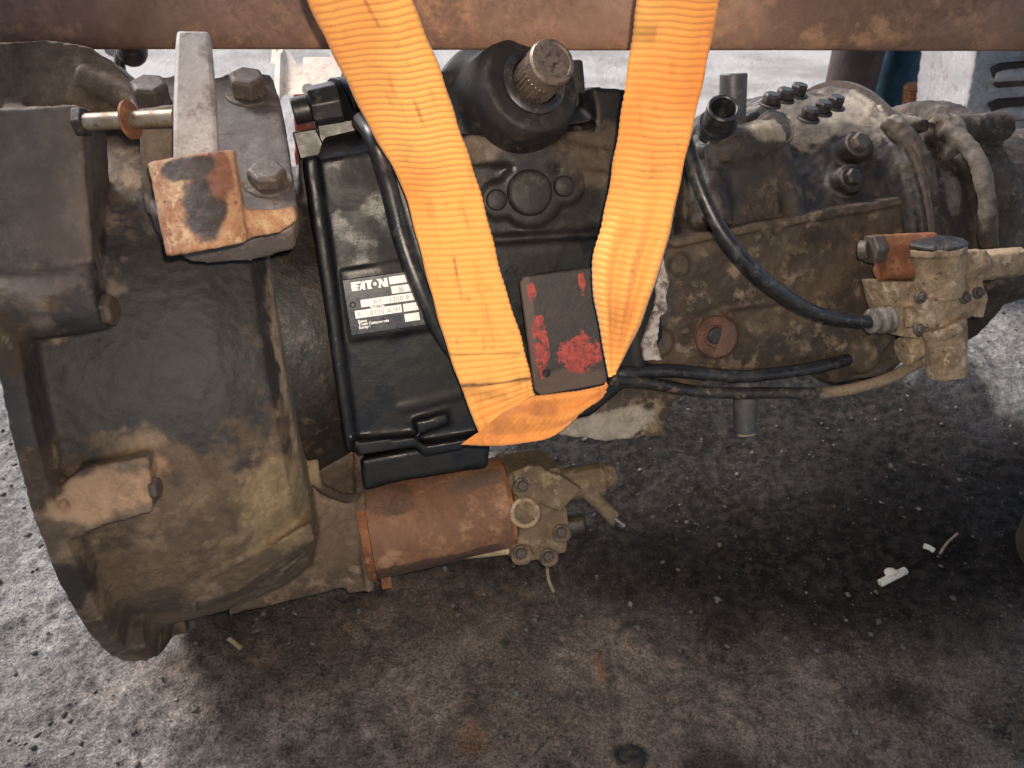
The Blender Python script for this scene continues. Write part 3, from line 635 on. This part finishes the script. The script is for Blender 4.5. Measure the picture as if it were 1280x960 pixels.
# air canister under the case
yc = -.05
def rusty():
    a0, a1 = PX(457, 664, yc), PX(636, 627, yc); d = nrm(a1 - a0); Lc = np.linalg.norm(a1 - a0)
    b = MB(); b.lathe([(0, .050), (.004, .0555), (Lc * .5, .055), (Lc - .004, .054), (Lc, .047)], a0, d, 64)
    can = build(b, 'air_canister', M['can'], ROOT, disp=((.06, .002), (.012, .0008)))
    b = MB(); b.lathe([(-.006, .056), (.0, .058), (.003, .058), (.003, .050)], a0, d, 56); build(b, 'canister_rim', M['rust'], ROOT); b = MB(); b.lathe([(Lc - .010, .050), (Lc - .008, .0545), (Lc - .004, .0545), (Lc - .002, .050)], a0, d, 56)
    build(b, 'canister_rim', M['rust'], ROOT)
    b = MB()
    def P(px, py, dy=0): return PX(px, py, yc + dy)
    b.pxprism([(636, 592), (700, 585), (706, 622), (712, 660), (708, 690), (680, 700), (655, 702), (640, 690), (636, 650)], yc - .04, .075)
    for (x, y), r in (((652, 606), .014), ((700, 664), .012), ((650, 690), .014), ((684, 694), .012), ((668, 590), .012)):
        p = P(x, y, -.035); b.cyl(p + [0, .04, 0], p + [0, -.012, 0], r, r * .9, 20)
    b.cyl(P(657, 641, -.02), P(656, 641, -.058), .0175, .0165, 36)
    b.tube([P(700, 606, -.02), P(730, 602, -.02), P(752, 598, -.02)], .019)
    b.cyl(P(738, 598, -.02), P(764, 594, -.015), .017, .015, 24)
    b.tube([P(728, 610, -.03), P(748, 628, -.035), P(772, 652, -.04)], .0085)
    b.pxprism([(640, 590), (662, 582), (700, 594), (728, 612), (700, 640), (650, 620)], yc - .048, .03)
    build(b, 'relay_valve', grime('dusty_brown_alloy', (.15, .105, .060), (.095, .062, .038), (.22, .17, .10), 26, (.65, .9), bump=.5), ROOT, voxel=.0018, smooth=1, disp=((.015, .004), (.005, .0030)))
    for x, y in ((650, 690), (684, 694), (700, 664), (652, 606)): bolt(P(x, y, -.048), (0, -1, .1), .0062, .005, 'bolt', True)
    b = MB(); b.pipe(P(657, 641, -.045), P(656, 641, -.062), .017, .012, depth=.008); build(b, 'port_ring', M['tan'], ROOT, disp=((.008, .001),))
    b = MB(); b.pipe(P(768, 648, -.04), P(781, 658, -.046), .0075, .0045); build(b, 'nozzle', M['plastic'], ROOT)
    b = MB(); b.lathe([(0, .016), (.022, .0165), (.026, .013)], P(705, 658, .0), nrm((1, -.15, 0)), 28); build(b, 'end_cap', M['boltdark'], ROOT, bevel=.001)
    b = MB(); b.tube([P(540, 695, -.02), P(580, 694, -.03), P(640, 688, -.03)], .0045, 12); build(b, 'pipe', M['tan'], ROOT)
    b = MB(); b.box(P(482, 722, -.01), (.012, .02, .02)); b.cyl(P(470, 712, -.02), P(492, 710, -.02), .008, .008, 6); build(b, 'canister_lug', M['rust'], ROOT, bevel=.0015)
rusty()
# old gasket and paint on the seam
b = MB()
pts = [(828, 305), (832, 335), (838, 350), (833, 372), (836, 388), (826, 395), (822, 430), (828, 450), (806, 452), (803, 430), (813, 400), (822, 370), (819, 345), (824, 318)]
b.pxprism(pts, -.176, .012)
build(b, 'gasket_scrap', grime('flaking_pale_sealant', (.42, .38, .36), (.28, .23, .20), (.07, .05, .04), 40, (.6, .8), bump=.5, thr=(.45, .5)), ROOT, voxel=.0016, smooth=1, disp=((.008, .0045),))

# ------------------------------------------------------------------ LIFTING STRAP
W0 = .0605
def dep(a, b): return W0 * F / max(math.hypot(a[0] - b[0], a[1] - b[1]), 1)
secs = [  # left edge px, right edge px, depth
    ((372, -45), (492, -68), .560), ((385, 0), (506, -24), .575), ((410, 53), (529, 36), .605), ((432, 97), (550, 87), .635), ((463, 160), (571, 152), .675), ((500, 226), (595, 222), .715),
    ((517, 281), (610, 277), .735), ((537, 357), (629, 352), .755), ((557, 427), (652, 424), .768), ((580, 493), (664, 474), .778),
    ((592, 523), (667, 490), .781), ((603, 551), (668, 493), .781)]
bot = [((576, 556), (660, 499), .768), ((606, 557), (672, 495), .764), ((650, 554), (700, 492), .763), ((690, 545), (728, 488), .765), ((728, 514), (752, 483), .768), ((752, 492), (758, 478), .771)]
rgt = [((768, 466), (762, 471), .772), ((782, 440), (756, 438), .768), ((800, 404), (748, 394), .760), ((815, 362), (742, 358), .752), ((826, 328), (743, 320), .744), ((837, 285), (753, 278), .735), ((846, 244), (761, 237), .725),
       ((856, 199), (768, 195), .708), ((869, 144), (777, 139), .685), ((879, 99), (783, 95), .668), ((890, 45), (791, 42), .645), ((899, 0), (797, -3), .62), ((908, -60), (803, -64), .59)]
def strap():
    v = []; f = []; uvs = []; dark_bands = []; ribs = []
    NU = 26; off = 0.
    def ribbon(S_, side, rib=1.0):
        nonlocal off
        A = spline([np.array([*D(*s[0], s[2])]) for s in S_], 12); B = spline([np.array([*D(*s[1], s[2])]) for s in S_], 12)
        A = np.array(A); B = np.array(B); mid = (A + B) / 2; ln = np.concatenate([[0], np.cumsum(np.linalg.norm(np.diff(mid, axis=0), axis=1))])
        n = int(ln[-1] / .00075); t = np.linspace(0, ln[-1], n)
        A = np.stack([np.interp(t, ln, A[:, k]) for k in range(3)], 1); B = np.stack([np.interp(t, ln, B[:, k]) for k in range(3)], 1)
        o = len(v); seg = t + off; off += ln[-1]
        for i in range(n):
            tang = nrm((A[min(i + 2, n - 1)] + B[min(i + 2, n - 1)]) - (A[max(i - 2, 0)] + B[max(i - 2, 0)])); ac = nrm(B[i] - A[i]); nn = nrm(np.cross(ac, tang))
            if nn @ (Cw - A[i]) < 0: nn = -nn
            for j in range(NU + 1):
                u = j / NU; p = A[i] * (1 - u) + B[i] * u
                e = min(u, 1 - u); q = math.sin(seg[i] * 2 * math.pi / .0058 + .5 * math.sin(u * 5 + seg[i] * 9))
                hgt = rib * .00065 * q * min(1, e * 9)
                hgt += .0022 * math.sin(u * math.pi) + .0012 * math.sin(u * 9 + seg[i] * 22) * min(1, e * 6)
                if side == 'b': hgt += .0014 * math.sin(u * 13 + seg[i] * 30) * min(1, e * 6)
                if side == 'r':                                     # creases where the right leg is gathered
                    w = math.exp(-((seg[i] - CR) / .055) ** 2); hgt += w * (.0045 * math.sin(u * 17 + seg[i] * 10))
                p = p + nn * hgt
                if j in (0, NU): p = p + ac * (.00022 * math.sin(seg[i] * 1083)) + ac * .0004 * math.sin(seg[i] * 150 + j)
                v.append(tuple(p)); uvs.append((u, seg[i]))
                s_ = 0.
                for (cu, cv, tilt_, wd, st_, au, bu) in marks:
                    if au <= u <= bu: s_ = max(s_, st_ * math.exp(-(((seg[i] - cv) - tilt_ * (u - .5)) / wd) ** 2))
                dark_bands.append(s_); ribs.append(rib)
        for i in range(n - 1):
            for j in range(NU):
                a = o + i * (NU + 1) + j; f.append((a, a + 1, a + NU + 2, a + NU + 1))
    def length(S_):
        m = [(D(*s[0], s[2]) + D(*s[1], s[2])) / 2 for s in S_]; return sum(np.linalg.norm(m[i + 1] - m[i]) for i in range(len(m) - 1))
    L1, L2 = length(secs), length(bot)
    CR = L1 + L2 + .09
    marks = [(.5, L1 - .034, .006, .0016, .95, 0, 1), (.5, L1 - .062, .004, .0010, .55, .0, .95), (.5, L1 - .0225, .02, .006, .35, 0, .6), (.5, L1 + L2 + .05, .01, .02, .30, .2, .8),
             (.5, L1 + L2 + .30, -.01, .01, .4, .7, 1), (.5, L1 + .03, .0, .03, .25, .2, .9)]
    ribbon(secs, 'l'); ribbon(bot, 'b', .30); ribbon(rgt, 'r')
    me = bpy.data.meshes.new('lifting_strap'); me.from_pydata(v, [], f); me.shade_smooth()
    ul = me.uv_layers.new(name='UVMap'); idx = np.empty(len(me.loops), int); me.loops.foreach_get('vertex_index', idx)
    ul.data.foreach_set('uv', np.array(uvs)[idx].ravel())
    at = me.attributes.new('dark_bands', 'FLOAT', 'POINT'); at.data.foreach_set('value', dark_bands); at = me.attributes.new('rib', 'FLOAT', 'POINT'); at.data.foreach_set('value', ribs)
    me.materials.append(M['strap'])
    o = bpy.data.objects.new('lifting_strap', me); col.objects.link(o)
    m = o.modifiers.new('thick', 'SOLIDIFY'); m.thickness = .003; m.offset = 0
    tag(o, 'bright orange ribbed webbing sling looped under the gearbox', 'strap')
strap()

# ------------------------------------------------------------------ BEAM above
b = MB(); dB = .755
q0, q1 = D(-260, 62, dB + .02), D(1560, 66, dB)
ax = nrm(q1 - q0); up = nrm(np.array([0, .22, 1])); bk = np.cross(up, ax); bk = bk if bk[1] > 0 else -bk
sec = [(.004, 0), (0, .010), (-.003, .025), (-.004, .036), (-.003, .048), (0, .062), (.006, .074), (.018, .080), (.030, .078), (.038, .07), (.04, 0), (.034, -.005), (.010, -.006)]
b.loft([[q + up * (z + .006) + bk * y for y, z in sec] for q in [q0 + (q1 - q0) * s for s in np.linspace(0, 1, 30)]])
tag(build(b, 'steel_beam', M['bar'], None, bevel=.003, disp=((.2, .006), (.03, .002))), 'rusty brown steel beam crossing above the gearbox behind the orange sling', 'beam')

# ------------------------------------------------------------------ background things
def stand(name, mb, mat, label, cat, **kw):
    return tag(build(mb, name, mat, None, **kw), label, cat)
# zinc bracket and red casting behind the connector: stands on the ground beyond the gearbox
def far(px, py, y):                                            # sight line cut by the vertical plane world-y
    r = ray(px, py); return Cw + r * (y / r[1])
YR = 1.30
b = MB(); P = [far(*p, YR) for p in ((366, 112), (450, 100), (470, 130), (460, 215), (368, 210))]
b.prism(P, (0, .10, 0)); lo = min(p[2] for p in P); c = far(415, 190, YR)
b.prism([(c[0] - .05, YR + .01, 0), (c[0] + .06, YR + .01, 0), (c[0] + .05, YR + .01, lo + .03), (c[0] - .04, YR + .01, lo + .03)], (0, .08, 0))
stand('red_casting', b, M['redcast'], 'red painted casting half hidden behind the black connector', 'casting', voxel=.004, smooth=3, disp=((.04, .006),))
zr = bpy.data.objects.new('zinc_bracket', None); col.objects.link(zr); zr.location = far(380, 118, YR - .02)
tag(zr, 'pale zinc sheet bracket with holes standing on the red casting', 'bracket')
zi = zr.location
def tl(px, py, dy=0.): return far(px, py, YR - .02 + dy + (119 - py) / 57 * .10)
def zl(P): return [np.array(p) - np.array(zi) for p in P]
b = MB(); b.prism(zl([tl(*p) for p in ((356, 62), (362, 66), (372, 84), (378, 86), (379, 72), (412, 72), (420, 60), (430, 80), (425, 100), (398, 116), (354, 119))]), (0, .003, 0)); build(b, 'bracket_sheet', M['zinc'], zr)
b = MB(); b.prism(zl([tl(*p, -.002) for p in ((349, 60), (356, 60), (355, 119), (348, 119))]), (0, -.03, 0)); b.prism(zl([tl(*p, -.01) for p in ((340, 60), (346, 60), (346, 80), (338, 80))]), (0, .04, 0)); build(b, 'bracket_flange', M['zinc'], zr, bevel=.001)
b = MB(); b.lathe([(0, .010), (.002, .010)], np.array(tl(386, 112, -.004)) - np.array(zi), (0, -1, 0), 20); build(b, 'washer', M['white'], zr)
# brown post, cloths
YP = 1.75
def column(name, px0, px1, pytop, y, mat, label, cat, dep_=.12, lean=0, **kw):
    a, c = far(px0, 100, y), far(px1, 100, y); a[2] = far(px0, pytop, y)[2]; gnd = 0; n = 10; b = MB(); rings = []
    for s in np.linspace(0, 1, 12):
        z = a[2] * (1 - s); w = (c[0] - a[0]) / 2; cx = (a[0] + c[0]) / 2 + lean * s
        rings.append([(cx + w * math.cos(t) * (1 + .08 * math.sin(3 * t + 6 * s)), y + dep_ / 2 * (1 + math.sin(t)), z) for t in (2 * math.pi * k / 24 for k in range(24))])
    b.loft(rings[::-1]); return stand(name, b, mat, label, cat, **kw)
column('post', 1046, 1108, -40, YP, M['brownpost'], 'dark brown post standing behind the rear of the gearbox', 'post')
column('work_cloth', 1102, 1152, -40, YP + .05, M['teal'], 'teal cloth hanging beside the dark brown post', 'cloth', lean=.02, disp=((.05, .02),))
column('work_cloth', 1142, 1185, -40, YP + .12, M['navy'], 'dark navy cloth hanging between the teal cloth and pale casting', 'cloth', disp=((.05, .02),))
b = MB(); p = far(1152, 100, YP - .02); q = far(1147, 150, YP - .02); b.lathe([(k * .004, .016 if k % 2 else .019) for k in range(40)], q - [0, 0, .08], p - q, 18)
stand('ribbed_hose', b, M['rust'], 'short orange ribbed hose in front of the navy cloth', 'hose')
# pale alloy housing
YA = 1.45
ar = bpy.data.objects.new('alloy_housing', None); col.objects.link(ar); pa = far(1230, 130, YA); ar.location = (pa[0], YA, 0)
tag(ar, 'pale grey alloy housing with dark slots standing behind the gearbox tail', 'housing')
al = np.array(ar.location)
b = MB(); P = [np.array(far(*p, YA)) - al for p in ((1226, 30), (1380, 20), (1390, 215), (1200, 205), (1206, 150))]
b.prism(P, (0, .22, 0)); zb = min(p[2] for p in P); b.prism([(-.06, .02, 0), (.14, .02, 0), (.14, .02, zb + .02), (-.06, .02, zb + .02)], (0, .18, 0))
for a in ((1248, 70, 1278, 82), (1240, 112, 1300, 128), (1236, 160, 1300, 178)):
    p = np.array(far(a[0], a[1] - 18, YA)) - al; b.tube([p + [0, -.004, 0], p + [.04, -.01, .005], p + [.12, -.012, .01]], .012)
build(b, 'housing_shell', M['alloy'], ar, voxel=.004, smooth=4, disp=((.05, .010), (.015, .003)))
for (a, c, w, h) in ((1240, 96, 90, 30), (1238, 140, 90, 28), (1248, 182, 90, 22)):
    b = MB(); P = [np.array(far(*p, YA - .011)) - al for p in ((a, c - h * .3), (a + 12, c - h / 2), (a + w, c - h * .7), (a + w, c + h * .3), (a + 6, c + h * .5))]
    b.prism(P, (0, .02, 0)); build(b, 'slot', M['brownpost'], ar, bevel=.003)
# black motor part behind the beam, top left of the bell
b = MB(); p = far(132, 66, .95); q = far(165, 64, .93)
b.cyl(p + [0, .02, 0], q, .010, .010, 16); b.sphere(q, .016, 16); b.tube([far(150, 66, .94), far(152, 92, .93), far(178, 112, .93), far(200, 118, .95), far(240, 190, 1.0)], .006)
o = build(b, 'linkage_rod', M['plastic'], None); 
mw = o.data
for vv in mw.vertices: vv.co = toG(vv.co)
o.parent = ROOT; o.location = OFF
# dark rounded thing at the right edge
b = MB(); p = ground(1322, 700); b.lathe([(0, .055), (.02, .062), (.15, .060), (.28, .058), (.29, .045)], (p[0] + .01, p[1], -.005), (0, .1, 1), 40)
stand('rubber_bollard', b, M['olive'], 'dark olive rounded post cut off by the right edge of the picture', 'post', disp=((.05, .004),))

# ------------------------------------------------------------------ small litter
def gp(px, py, dz=0.): p = ground(px, py); return np.array([p[0], p[1], zg(p[0], p[1]) + dz])
a, c = gp(1099, 732, .006), gp(1130, 718, .006)
b = MB(); b.tube([a, (a + c) / 2, c], .0052, 12); m_ = (a + c) / 2 + [-.002, .006, .002]; b.sphere(m_, .007, 12, (1.2, .8, .8))
stand('plastic_peg', b, M['white'], 'larger white plastic peg lying on the dark ground at right', 'litter', voxel=.0015, smooth=2)
b = MB(); a, c = gp(1153, 686, .004), gp(1166, 690, .004); b.tube([a, (a + c) / 2 + [0, 0, .001], c], .0035, 10)
stand('plastic_chip', b, M['white'], 'tiny white chip beside the pale twig', 'litter')
b = MB(); b.tube([gp(1174, 694, .003), gp(1183, 681, .006), gp(1196, 669, .004)], .0016, 8)
stand('twig', b, M['wood'], 'thin pale dry twig on the dark ground at right', 'twig')
b = MB(); b.tube([gp(683, 702, .008), gp(686, 722, .003), gp(692, 740, .003)], .0020, 8)
stand('twig', b, M['wood'], 'short curved twig on the oily ground below the canister valve', 'twig')
b = MB(); b.tube([gp(288, 803, .004), gp(302, 813, .004)], .0028, 8); stand('twig', b, M['wood'], 'stubby pale stick in the oily patch below the bell housing', 'twig')
b = MB(); b.tube([gp(752, 812, .002), gp(748, 826, .003), gp(755, 850, .002)], .0018, 8); stand('wire_scrap', b, M['rust'], 'short rusty wire bit in a groove of the ground', 'scrap')
b = MB(); c = gp(791, 942, .004); b.sphere(c - [0, 0, .003], .016, 20, (1.1, .9, .28)); stand('tar_lump', b, M['matte'], 'black tar lump at the bottom edge of the picture', 'lump', voxel=.002, smooth=1, disp=((.01, .012),))
def stones(name, n, lo, hi, mats, label, seed, xr=(-1.1, 1.1), yr=(.2, 1.9)):
    r = np.random.default_rng(seed); b = MB()
    for _ in range(n):
        x, y = r.uniform(*xr), r.uniform(*yr)
        if -.1 < x < 1 and .7 < y < 1.3 and r.random() < .6: continue
        s = lo * (hi / lo) ** (r.random() ** 2.2); z = zg(x, y)
        q = np.array([[1, 0, 0], [-1, 0, 0], [0, 1, 0], [0, -1, 0], [0, 0, 1], [0, 0, -1]], float) * s * r.uniform(.55, 1.2, (6, 1)) * [1, .8, .6]
        a = r.random() * 6.3; R = rz(a) @ rx(r.uniform(-.5, .5)); q = q @ R.T + [x, y, z + s * .2]
        b.add(q, [(0, 2, 4), (2, 1, 4), (1, 3, 4), (3, 0, 4), (2, 0, 5), (1, 2, 5), (3, 1, 5), (0, 3, 5)])
    o = build(b, name, mats, None, ang=180); tag(o, label, 'gravel', kind='stuff')
stones('grit', 9000, .0010, .0070, grime('grit_stone', (.12, .108, .097), (.05, .044, .04), (.22, .20, .18), 40, (.6, .9), bump=.2), 'grey grit strewn over the yard ground', 3)
stones('pale_grit', 170, .0010, .0026, M['tan'], 'pale specks of grit strewn over the yard ground', 5)
